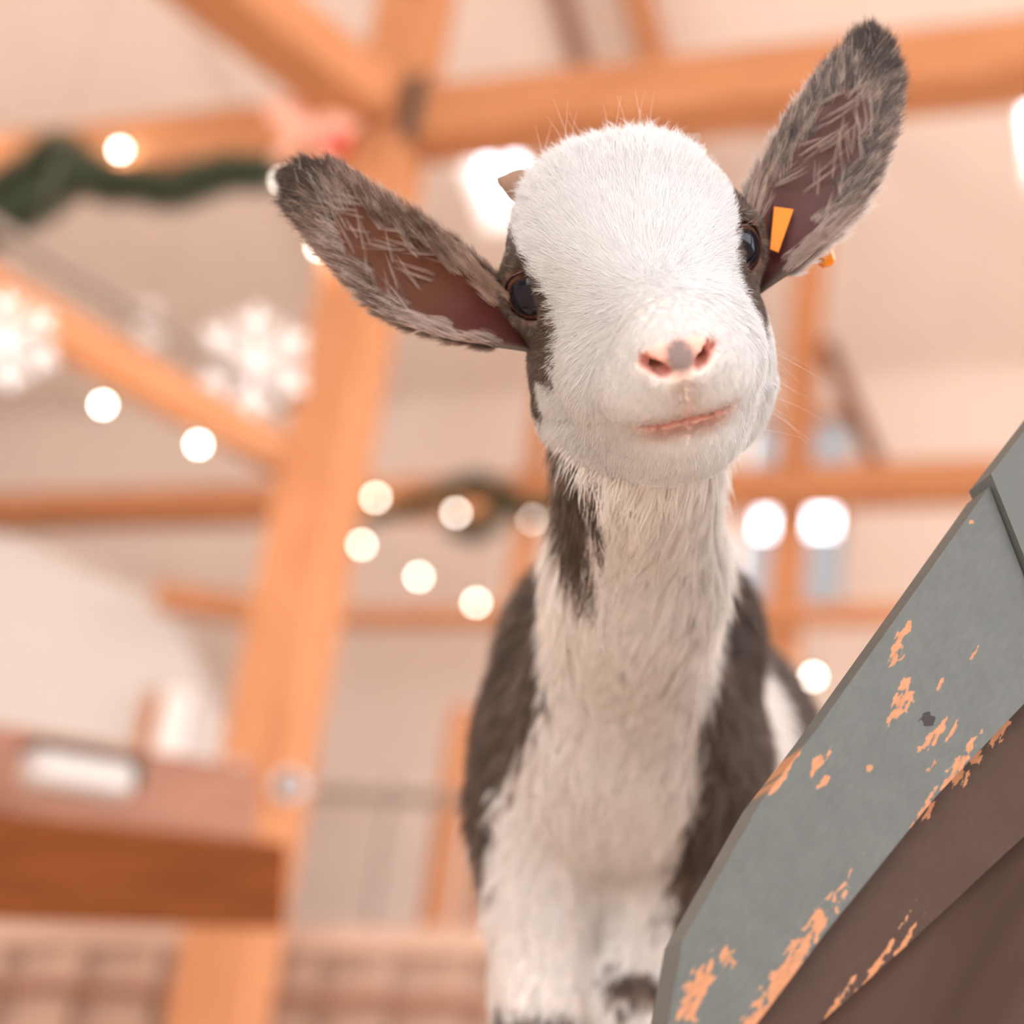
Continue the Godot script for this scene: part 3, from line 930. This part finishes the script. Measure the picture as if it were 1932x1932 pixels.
func body_brown(p: Vector3) -> float:
	# brown saddle over shoulders and flanks, white throat, breast and legs, one white girth band
	if p.y < 0.73:
		var knee := maxf(0.012 - absf(p.y - 0.697 + (p.x - 0.08) * 0.1), 0.0) / 0.004 if p.x > 0.082 and p.z < -0.94 and p.z > -1.1 else 0.0
		var sock := (0.676 - p.y) / 0.004 if p.x < 0.08 and p.z > -1.1 and p.y > 0.655 else 0.0
		return clampf(maxf(knee, sock), 0, 1)
	# dark patch on the left side of the neck behind the jaw
	var a := p.x - lerpf(0.049, 0.068, clampf((-0.70 - p.z) / 0.18, 0.0, 1.0))
	var patch := minf((-0.015 - a - (p.z + 0.70) * 0.10) / 0.004, minf((-0.675 - p.z) / 0.006, (p.z + 0.750) / 0.010))
	if p.z > -0.84:
		return clampf(maxf(patch, (p.y - 0.895 + (p.z + 0.70) * 0.1) / 0.006), 0, 1)
	a = p.x - lerpf(0.062, 0.070, clampf((p.y - 0.77) / 0.06, 0.0, 1.0))
	var half := lerpf(0.045, 0.025, clampf((p.y - 0.78) / 0.05, 0.0, 1.0))
	var b := clampf(maxf((absf(a) - half) / 0.004, (p.y - 0.872) / 0.005), 0, 1)
	if a > 0.03:
		b = minf(b, clampf((absf(p.z + 1.02) - 0.022) / 0.005, 0, 1))
	return b


func build_goat() -> void:
	var goat := thing("goat_kid", "white-faced brown and white goat kid with wide ears leaning towards the viewer", "goat", Vector3(0.08, 0.53, -1.05))
	var home := goat.transform.affine_inverse()
	var st := SurfaceTool.new()
	var h := surface_nets(head_field, Vector3(-0.062, -0.118, -0.10), Vector3(0.062, 0.066, 0.100), 0.0024)
	var hv: PackedVector3Array = h[0]
	var hn: PackedVector3Array = h[1]
	var hc := PackedColorArray()
	hc.resize(hv.size())
	for i in hv.size():
		hc[i] = head_skin(hv[i])
	var head_mesh := mesh_of(hv, hn, h[2], hc)
	st.append_from(head_mesh, 0, home * HEAD)
	var b := surface_nets(body_field, Vector3(-0.05, 0.52, -1.42), Vector3(0.26, 0.985, -0.64), 0.007)
	var bv: PackedVector3Array = b[0]
	var bc := PackedColorArray()
	bc.resize(bv.size())
	for i in bv.size():
		bc[i] = Color(0.78, 0.68, 0.62).lerp(Color(0.13, 0.075, 0.055), body_brown(bv[i]))
	var body_mesh := mesh_of(bv, b[1], b[2], bc)
	st.append_from(body_mesh, 0, home)
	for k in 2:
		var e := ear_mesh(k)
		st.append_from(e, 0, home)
	part("body", st.commit(), M.goat_hide, goat)
	for s in [-1.0, 1.0]:
		eye(goat, home * HEAD, s)
	var tufts := []
	for k in 3:
		tufts.append(tuft(8, 0.0012, 0.010, 0.00021, k))
	var long_tufts := []
	for k in 3:
		long_tufts.append(tuft(10, 0.0030, 0.016, 0.0005, k + 10))
	grow("face_hair", head_mesh, HEAD, 62000, head_hair, tufts, goat, home)
	grow("coat", body_mesh, Transform3D(), 26000, body_hair, long_tufts, goat, home)
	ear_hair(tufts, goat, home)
	for s in [-1.0, 1.0]:
		horn(goat, home * HEAD, s)
	ear_tag(goat, home)
	whiskers(goat, home)
	for f in [Vector3(0.050, 0.53, -0.972), Vector3(0.106, 0.53, -0.982), Vector3(0.085, 0.53, -1.282), Vector3(0.175, 0.53, -1.282)]:
		var hoof := surface_nets(func(p: Vector3) -> float: return maxf(bone(Vector3(absf(p.x), p.y, p.z), Vector3(0.009, 0.03, -0.006), Vector3(0.0085, 0.008, 0.008), 0.012, 0.012), -p.y), Vector3(-0.025, -0.005, -0.025), Vector3(0.025, 0.045, 0.03), 0.003)
		part("hoof", mesh_of(hoof[0], hoof[1], hoof[2]), M.hoof, goat, home * Transform3D(Basis(), f))


func tuft(count: int, spread: float, length: float, width: float, seed_: int) -> ArrayMesh:
	# a lock of hair lying along +y, its outer side towards +z
	var r := RandomNumberGenerator.new()
	r.seed = 500 + seed_
	var v := PackedVector3Array()
	var n := PackedVector3Array()
	var c := PackedColorArray()
	var idx := PackedInt32Array()
	for k in count:
		var x0 := r.randf_range(-1, 1) * spread
		var y0 := r.randf_range(-1, 1) * spread
		var l := length * r.randf_range(0.65, 1.1)
		var bend := r.randf_range(-0.22, 0.22) - x0 / spread * 0.12
		var lift := r.randf_range(0.05, 0.32)
		var tone := r.randf_range(0.82, 1.0)
		var roll := r.randf_range(-0.7, 0.7)
		var side := Vector3(cos(roll), 0, sin(roll))
		var facing := Vector3(-sin(roll) * 0.75, 0.25, cos(roll)).normalized()
		var first := v.size()
		for i in 4:
			var t := i / 3.0
			var p := Vector3(x0 + bend * l * t * t, y0 + l * t * (1.0 - 0.06 * t), l * (lift * t - lift * 0.75 * t * t))
			var w := width * 0.5 * (1.0 - 0.85 * t * t)
			var tint := tone
			if i == 3:
				v.append(p)
				n.append(facing)
				c.append(Color(tint, tint, tint))
			else:
				for s in [-1.0, 1.0]:
					v.append(p + side * w * s)
					n.append(facing)
					c.append(Color(tint, tint, tint))
		for i in 2:
			var q := first + i * 2
			idx.append_array([q, q + 2, q + 1, q + 1, q + 2, q + 3])
		idx.append_array([first + 4, first + 6, first + 5])
	return mesh_of(v, n, idx, c)


func copies(called: String, meshes: Array, lists: Array, tints: Array, parent: Node) -> void:
	for k in meshes.size():
		var mm := MultiMesh.new()
		mm.transform_format = MultiMesh.TRANSFORM_3D
		mm.use_colors = true
		mm.mesh = meshes[k]
		mm.instance_count = lists[k].size()
		for i in lists[k].size():
			mm.set_instance_transform(i, lists[k][i])
			mm.set_instance_color(i, tints[k][i])
		var o := MultiMeshInstance3D.new()
		o.name = called
		o.multimesh = mm
		o.material_override = M.goat_hair
		o.set_meta("kind", "stuff")
		parent.add_child(o, true)


func lock(p: Vector3, n: Vector3, flow: Vector3, lift: float, size: Vector2) -> Transform3D:
	var f := (flow - n * flow.dot(n)).normalized()
	var y := (f * cos(lift) + n * sin(lift)).normalized()
	var x := y.cross(n).normalized()
	var z := x.cross(y)
	return Transform3D(Basis(x * size.x, y * size.y, z * size.y), p)


func grow(called: String, mesh: ArrayMesh, xf: Transform3D, count: int, style: Callable, tufts: Array, goat: Node, home: Transform3D) -> void:
	# locks of hair spread evenly over a skin; style(place, normal) gives [flow, lift, size, colour] or nothing
	var a := mesh.surface_get_arrays(0)
	var v: PackedVector3Array = a[Mesh.ARRAY_VERTEX]
	var nn: PackedVector3Array = a[Mesh.ARRAY_NORMAL]
	var idx: PackedInt32Array = a[Mesh.ARRAY_INDEX]
	var area := 0.0
	var areas := PackedFloat32Array()
	areas.resize(idx.size() / 3)
	for i in areas.size():
		areas[i] = 0.5 * (v[idx[i * 3 + 1]] - v[idx[i * 3]]).cross(v[idx[i * 3 + 2]] - v[idx[i * 3]]).length()
		area += areas[i]
	var lists := [[], [], []]
	var tints := [[], [], []]
	var due := 0.0
	for i in areas.size():
		due += areas[i] / area * count
		while due > 0.0:
			due -= 1.0
			var b := rng.randf()
			var c := rng.randf()
			if b + c > 1.0:
				b = 1.0 - b
				c = 1.0 - c
			var i0 := idx[i * 3]
			var i1 := idx[i * 3 + 1]
			var i2 := idx[i * 3 + 2]
			var p := v[i0] + (v[i1] - v[i0]) * b + (v[i2] - v[i0]) * c
			var n := (nn[i0] * (1.0 - b - c) + nn[i1] * b + nn[i2] * c).normalized()
			var how: Array = style.call(p, n)
			if how.is_empty():
				continue
			var k := rng.randi() % 3
			lists[k].append(home * xf * lock(p, n, how[0], how[1], how[2]))
			tints[k].append(how[3])
	copies(called, tufts, lists, tints, goat)


func jitter(s: float) -> Vector3:
	return Vector3(rng.randf_range(-s, s), rng.randf_range(-s, s), rng.randf_range(-s, s))


func brown_hair() -> Color:
	var k := rng.randf()
	return Color(0.10, 0.070, 0.055).lerp(Color(0.32, 0.235, 0.19), k * k)


func white_hair() -> Color:
	var k := rng.randf_range(0.92, 1.0)
	return Color(0.91, 0.90, 0.885) * k


func head_hair(p: Vector3, n: Vector3) -> Array:
	if p.z < -0.075:
		return []
	var a := Vector3(absf(p.x), p.y, p.z)
	var rel := a - EYE
	var open := rel - GAZE * rel.dot(GAZE)
	if rel.dot(GAZE) > 0.0 and open.length() < 0.0112 and rel.length() < 0.02:
		return []
	if ball(p, Vector3(0, -0.0016, 0.086), Vector3(0.0148, 0.0078, 0.013)) < 0.0:
		return []
	var lip := absf(p.y + 0.0295 + 0.30 * maxf(0.076 - p.z, 0.0))
	var front := clampf((p.z - 0.045) / 0.025, 0.0, 1.0)
	if front > 0.3 and lip < 0.0020 and a.x < 0.016 and rng.randf() < 0.7:
		return []
	var from := p - Vector3(0, 0.010, 0.056)
	var flow := from.normalized() * clampf(from.length() / 0.03, 0.3, 1.0) + Vector3(0, -0.10, -0.15) + jitter(0.24)
	var size := lerpf(0.92, 0.36, front)
	var lift := rng.randf_range(0.04, 0.16)
	var pole := clampf(1.0 - from.length() / 0.02, 0.0, 1.0)
	flow += jitter(0.8) * pole
	size *= 1.0 - 0.4 * pole
	if p.y < -0.045:
		flow = Vector3(p.x * 6.0, -0.75, -0.55) + jitter(0.2)
		size = lerpf(1.2, 0.6, front)
		lift = rng.randf_range(0.06, 0.2)
	if p.y > 0.015 and p.z < 0.01:
		var up := smoothstep(0.018, 0.046, p.y + rng.randf_range(-0.006, 0.006)) * clampf((0.01 - p.z) / 0.03, 0.0, 1.0)
		size = lerpf(1.05, rng.randf_range(0.9, 1.5), up)
		lift = lerpf(lift, rng.randf_range(0.15, 0.7), up)
		flow = flow.lerp(Vector3(p.x * 8.0, 0.2, -0.6) + jitter(0.5), up)
	var near_eye := clampf(1.0 - (rel.length() - 0.015) / 0.012, 0.0, 1.0)
	size = lerpf(size, 0.36, near_eye)
	flow = flow.lerp(Vector3(open.x * signf(p.x), open.y, open.z).normalized(), near_eye * 0.8)
	size *= rng.randf_range(0.8, 1.15)
	var brown := head_brown(p + jitter(0.0012))
	var c := white_hair()
	if brown > rng.randf():
		c = brown_hair()
	# short pinkish down on the lips
	if front > 0.4 and lip < 0.009:
		c = c.lerp(Color(0.70, 0.38, 0.31), 0.7 * clampf(1.0 - lip / 0.009, 0, 1) * clampf((0.024 - a.x) / 0.012, 0, 1))
	var below := -(p.y + 0.0295 + 0.30 * maxf(0.076 - p.z, 0.0))
	if front > 0.3 and below > 0.0 and below < 0.010 and a.x < 0.017:
		c = c.lerp(Color(0.62, 0.32, 0.26), 0.75 * (1.0 - below / 0.010) * clampf((0.017 - a.x) / 0.006, 0, 1))
	if front > 0.6 and p.y > -0.03 and p.y < -0.008:
		c = c.lerp(Color(0.80, 0.54, 0.46), 0.45 * clampf(1.0 - absf(p.x) / 0.008, 0.0, 1.0))
	return [flow, lift, Vector2(lerpf(1.0, 0.75, front), size), c]


func body_hair(p: Vector3, n: Vector3) -> Array:
	if p.y < 0.56:
		return []
	var flow := Vector3(p.x * 0.0, -0.8, -0.6) + jitter(0.28)
	var size := 1.1
	if p.z < -0.95 and p.y > 0.80:
		flow = Vector3(0, -0.5, -1.0) + jitter(0.25)
	if p.y < 0.72:
		flow = Vector3(0, -1, 0) + jitter(0.2)
		size = 0.7
	var c := Color(0.97, 0.92, 0.87) * rng.randf_range(0.93, 1.0)
	if body_brown(p + jitter(0.005)) > rng.randf():
		c = brown_hair()
	return [flow, rng.randf_range(0.1, 0.3), Vector2(1.0, size * rng.randf_range(0.8, 1.2)), c]


var EARS := [
	{"tip": Vector3(-0.1066, 0.9346, -0.6447), "axis": Vector3(0.8918, -0.4505, -0.0407), "across": Vector3(0.4171, 0.7841, 0.4596), "out": Vector3(-0.1751, -0.4269, 0.8872),
	"plus": [[0, 0], [14, 30], [54, 58], [123, 62], [240, 66], [325, 62], [403, 50], [470, 36], [540, 20]], "minus": [[0, 0], [20, 35], [55, 54], [149, 88], [237, 112], [309, 113], [401, 90], [474, 56], [540, 24]]},
	{"tip": Vector3(0.1184, 1.0189, -0.6098), "axis": Vector3(-0.3405, -0.9038, -0.2592), "across": Vector3(0.9402, -0.3268, -0.0956), "out": Vector3(0.0017, -0.2762, 0.9611),
	"plus": [[0, 0], [12, 34], [46, 72], [100, 97], [169, 116], [243, 126], [312, 122], [377, 104], [450, 74], [520, 34]], "minus": [[0, 0], [20, 20], [86, 45], [212, 66], [315, 69], [378, 66], [450, 46], [520, 20]]}]


func along(table: Array, s: float) -> float:
	for i in table.size() - 1:
		if s <= table[i + 1][0]:
			var t: float = (s - table[i][0]) / float(table[i + 1][0] - table[i][0])
			return lerpf(table[i][1], table[i + 1][1], t)
	return table[-1][1]


func ear_point(e: Dictionary, s: float, v: float) -> Vector3:
	# s in 1/4490 m from the tip, v -1 .. 1 across; the hollow faces e.out
	var px := s
	var up := along(e.plus, px)
	var dn := along(e.minus, px)
	var off := (up - dn) * 0.5 + (up + dn) * 0.5 * v
	var deep := 0.016 * smoothstep(0.0, 380.0, px)
	var fold := deep * (v * v - 0.55)
	if px > 380.0:
		fold -= (px - 380.0) * 0.00006
	return e.tip + (e.axis * px + e.across * off) / 4490.0 + e.out * fold


func ear_mesh(k: int) -> ArrayMesh:
	var e: Dictionary = EARS[k]
	var ns := 44
	var nv := 18
	var last: float = e.plus[-1][0]
	var v := PackedVector3Array()
	var n := PackedVector3Array()
	var c := PackedColorArray()
	var idx := PackedInt32Array()
	for side in 2:
		for i in ns + 1:
			for j in nv + 1:
				var s := last * pow(i / float(ns), 1.4)
				var w := -1.0 + 2.0 * j / nv
				var p := ear_point(e, s, w)
				var ds := ear_point(e, minf(s + 2.0, last), w) - ear_point(e, maxf(s - 2.0, 0.4), w)
				var dv := ear_point(e, maxf(s, 3.0), minf(w + 0.05, 1.0)) - ear_point(e, maxf(s, 3.0), maxf(w - 0.05, -1.0))
				var nn := dv.cross(ds).normalized()
				if nn.dot(e.out) < 0.0:
					nn = -nn
				if side == 1:
					var thick := 0.0006 + 0.0022 * (1.0 - w * w) * minf(s / 60.0, 1.0)
					p -= nn * thick
					nn = -nn
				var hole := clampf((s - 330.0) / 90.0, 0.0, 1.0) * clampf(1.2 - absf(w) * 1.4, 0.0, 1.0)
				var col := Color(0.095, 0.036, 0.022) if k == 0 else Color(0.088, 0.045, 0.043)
				col = col.lerp(Color(0.080, 0.021, 0.019), hole)  # maroon canal skin, with the shade of the hollow painted in
				col = col.lerp(Color(0.16, 0.11, 0.085), smoothstep(0.5, 1.0, absf(w)) * (1.0 - hole))
				col = col.lerp(Color(0.06, 0.045, 0.04), 1.0 - smoothstep(40.0, 110.0, s))
				if side == 1:
					col = Color(0.12, 0.085, 0.07)
				v.append(p)
				n.append(nn)
				c.append(col)
		var base := side * (ns + 1) * (nv + 1)
		for i in ns:
			for j in nv:
				var q := base + i * (nv + 1) + j
				var r := q + nv + 1
				if side == 0:
					idx.append_array([q, q + 1, r, q + 1, r + 1, r])
				else:
					idx.append_array([q, r, q + 1, q + 1, r, r + 1])
	for i in ns:
		for j in [0, nv]:
			var q: int = i * (nv + 1) + j
			var r := q + nv + 1
			var b := (ns + 1) * (nv + 1)
			if j == 0:
				idx.append_array([q, r, q + b, q + b, r, r + b])
			else:
				idx.append_array([q, q + b, r, q + b, r + b, r])
	return mesh_of(v, n, idx, c)


func ear_hair(tufts: Array, goat: Node, home: Transform3D) -> void:
	for k in 2:
		var e: Dictionary = EARS[k]
		var lists := [[], [], []]
		var tints := [[], [], []]
		var last: float = e.plus[-1][0]
		for i in 10000:
			var s := rng.randf_range(2.0, last - 60.0)
			var w := rng.randf_range(-1.0, 1.0)
			var inner := i % 3 != 0
			var p := ear_point(e, s, w)
			var ds := ear_point(e, s + 2.0, w) - ear_point(e, maxf(s - 2.0, 0.4), w)
			var dv := ear_point(e, maxf(s, 3.0), minf(w + 0.05, 1.0)) - ear_point(e, maxf(s, 3.0), maxf(w - 0.05, -1.0))
			var n := dv.cross(ds).normalized()
			if n.dot(e.out) < 0.0:
				n = -n
			var to_tip := -ds.normalized()
			var outward := dv.normalized() * signf(w)
			var flow := to_tip + outward * (0.25 + 0.55 * absf(w)) + jitter(0.25)
			var pale := Color(0.58, 0.46, 0.39) * rng.randf_range(0.8, 1.1)
			var dark := Color(0.17, 0.105, 0.075) if k == 0 else Color(0.15, 0.12, 0.11)
			var col := pale if rng.randf() < 0.34 else dark * rng.randf_range(0.8, 1.8)
			var size := 1.1
			var lift := rng.randf_range(0.06, 0.28)
			var fine := 1.1
			if inner:
				# the bare middle of the ear, crossed by a few long pale hairs
				var ragged := 0.12 * sin(s * 0.075 + w * 3.0) + rng.randf_range(-0.12, 0.12)
				var bare := smoothstep(70.0, 130.0, s) * clampf(1.0 - (absf(w + 0.05) + ragged) / lerpf(0.80, 0.90, smoothstep(250.0, 380.0, s)), 0.0, 1.0)
				if rng.randf() < bare * 3.0:
					if rng.randf() > 0.015 or s > 330.0:
						continue
					col = pale
					size = rng.randf_range(1.3, 2.0)
					flow = to_tip - outward * 0.4 + jitter(0.25)
					lift = 0.3
					fine = 0.5
				elif absf(w) < 0.75 and s < 360.0 and rng.randf() < 0.05:
					flow = to_tip - outward * 0.35 + jitter(0.3)
					size = rng.randf_range(1.0, 1.5)
					lift = 0.25
					fine = 0.6
				var tip := 1.0 - smoothstep(30.0, 110.0, s)
				if rng.randf() < tip * 0.8:
					col = Color(0.085, 0.065, 0.057) * rng.randf_range(0.8, 1.5)
				if s > 280.0:
					col = col.lerp(Color(0.70, 0.54, 0.46), 0.7 * smoothstep(280.0, 400.0, s))
			else:
				n = -n
				p += n * 0.002
				col = Color(0.30, 0.22, 0.18) * rng.randf_range(0.7, 1.3)
				if absf(w) > 0.6:
					col = pale
				size = 0.7
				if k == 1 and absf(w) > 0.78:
					col = Color(0.86, 0.79, 0.75)  # light from behind put into the rim hair colour
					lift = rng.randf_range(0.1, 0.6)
			if absf(w) > 0.85 and s > 30.0:
				size *= 0.8
			var t := rng.randi() % 3
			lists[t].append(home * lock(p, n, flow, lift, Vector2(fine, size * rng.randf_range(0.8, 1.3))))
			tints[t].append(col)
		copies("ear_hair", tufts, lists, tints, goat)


func horn(goat: Node3D, xf: Transform3D, s: float) -> void:
	var a := Vector3(0.026 * s, 0.020, -0.052)
	var b := Vector3(0.035 * s, 0.027, -0.060)
	var c := Vector3(0.0435 * s, 0.0295, -0.068)
	var f := func(p: Vector3) -> float: return smin(bone(p, a, b, 0.0085, 0.0065), bone(p, b, c, 0.0065, 0.0020), 0.004)
	var lo := Vector3(minf(a.x, c.x) - 0.015, 0.005, -0.085)
	var r := surface_nets(f, lo, lo + Vector3(0.055, 0.05, 0.055), 0.0025)
	part("horn_bud", mesh_of(r[0], r[1], r[2]), M.horn, goat, xf)


func ear_tag(goat: Node3D, home: Transform3D) -> void:
	# an orange tag pinned through the ear on the right: a flap inside, a square stud behind
	var z := Vector3(0.0, -0.276, 0.961).normalized()
	var y := Vector3(0.12, 0.93, 0.34)
	y = (y - z * y.dot(z)).normalized()
	var t := part("ear_tag", prism(PackedVector2Array([Vector2(-0.0030, -0.0095), Vector2(0.0006, -0.0100), Vector2(0.0022, 0.0095), Vector2(-0.0058, 0.0085)]), 0.0012), M.ear_tag, goat, home * Transform3D(Basis(y.cross(z), y, z), Vector3(0.0930, 0.9410, -0.6370)))
	t.set_meta("label", "orange plastic ear tag")
	part("stud", box_mesh(Vector3(0.0068, 0.0075, 0.006), 0.0016), M.ear_tag, t, t.transform.affine_inverse() * home * Transform3D(Basis(Vector3(0.93, 0.36, 0.05).normalized(), Vector3(-0.36, 0.90, 0.25).normalized(), Vector3(0.05, -0.25, 0.965).normalized()).orthonormalized(), Vector3(0.1125, 0.9345, -0.6430)))
	part("pin", tube([Vector3(0.1050, 0.9365, -0.6440), Vector3(0.1125, 0.9345, -0.6430)], 0.0012, 6), M.ear_tag, t, t.transform.affine_inverse() * home)


func whiskers(goat: Node3D, home: Transform3D) -> void:
	# stray long hairs: on the crown, along the jaw and round the eyes
	var st := SurfaceTool.new()
	st.begin(Mesh.PRIMITIVE_TRIANGLES)
	var strand := func(p: Vector3, d: Vector3, l: float, droop: Vector3) -> void:
		var x := d.cross(Vector3(0.2, 0.3, 0.9)).normalized()
		var y := x.cross(d).normalized()
		var prev := []
		for i in 6:
			var t := i / 5.0
			var c := p + d * l * t + droop * l * t * t
			var w := 0.00011 * (1.0 - 0.8 * t)
			var ring := []
			for k in 3:
				ring.append(c + (x * cos(TAU * k / 3) + y * sin(TAU * k / 3)) * w)
			if i > 0:
				for k in 3:
					var m := (k + 1) % 3
					for v in [prev[k], prev[m], ring[k], prev[m], ring[m], ring[k]]:
						st.set_color(Color(0.85, 0.82, 0.80))
						st.add_vertex(v)
			prev = ring
	for k in 26:
		strand.call(Vector3(rng.randf_range(-0.026, 0.030), rng.randf_range(0.034, 0.040), rng.randf_range(-0.05, -0.02)), (Vector3(0, 0.9, -0.4) + jitter(0.5)).normalized(), rng.randf_range(0.012, 0.026), jitter(0.3))
	for k in 40:
		var side := 1.0 if k % 4 else -1.0
		strand.call(Vector3(side * rng.randf_range(0.030, 0.040), rng.randf_range(-0.065, -0.030), rng.randf_range(-0.01, 0.03)), (Vector3(side * 0.9, -0.55, 0.1) + jitter(0.4)).normalized(), rng.randf_range(0.015, 0.028), Vector3(0, -0.25, 0) + jitter(0.2))
	for k in 36:
		var side := 1.0 if k % 2 else -1.0
		strand.call(Vector3(side * rng.randf_range(0.036, 0.045), rng.randf_range(0.008, 0.018), rng.randf_range(-0.012, -0.002)), (Vector3(side * 0.5, 0.35, 0.6) + jitter(0.5)).normalized(), rng.randf_range(0.006, 0.013), jitter(0.3))
	for k in 30:
		strand.call(Vector3(rng.randf_range(-0.013, 0.013), rng.randf_range(-0.052, -0.042), rng.randf_range(0.05, 0.066)), (Vector3(0, -0.6, 0.5) + jitter(0.6)).normalized(), rng.randf_range(0.006, 0.014), jitter(0.2))
	st.generate_normals()
	var o := part("whiskers", st.commit(), M.goat_hair, goat, home * HEAD)
	o.set_meta("kind", "stuff")


func eye(goat: Node3D, xf: Transform3D, s: float) -> void:
	var sp := SphereMesh.new()
	sp.radius = 0.0122
	sp.height = 0.0244
	sp.radial_segments = 40
	sp.rings = 24
	var a := sp.surface_get_arrays(0)
	var v: PackedVector3Array = a[Mesh.ARRAY_VERTEX]
	var c := PackedColorArray()
	var g := Vector3(GAZE.x * s, GAZE.y, GAZE.z)
	for p in v:
		var u := p.normalized()
		var ang := rad_to_deg(acos(clampf(u.dot(g), -1, 1)))
		if ang < 36.0:
			c.append(Color(0.006, 0.006, 0.008))
		elif ang < 48.0:
			c.append(Color(0.006, 0.006, 0.008).lerp(Color(0.11, 0.045, 0.02), clampf((ang - 38.0) / 8.0, 0, 1)))
		else:
			c.append(Color(0.07, 0.035, 0.028))
	var m := mesh_of(v, a[Mesh.ARRAY_NORMAL], a[Mesh.ARRAY_INDEX], c)
	var o := part("eye", m, M.goat_eye, goat, xf * Transform3D(Basis(), Vector3(EYE.x * s, EYE.y, EYE.z)))
	o.set_meta("label", "glossy dark eye")
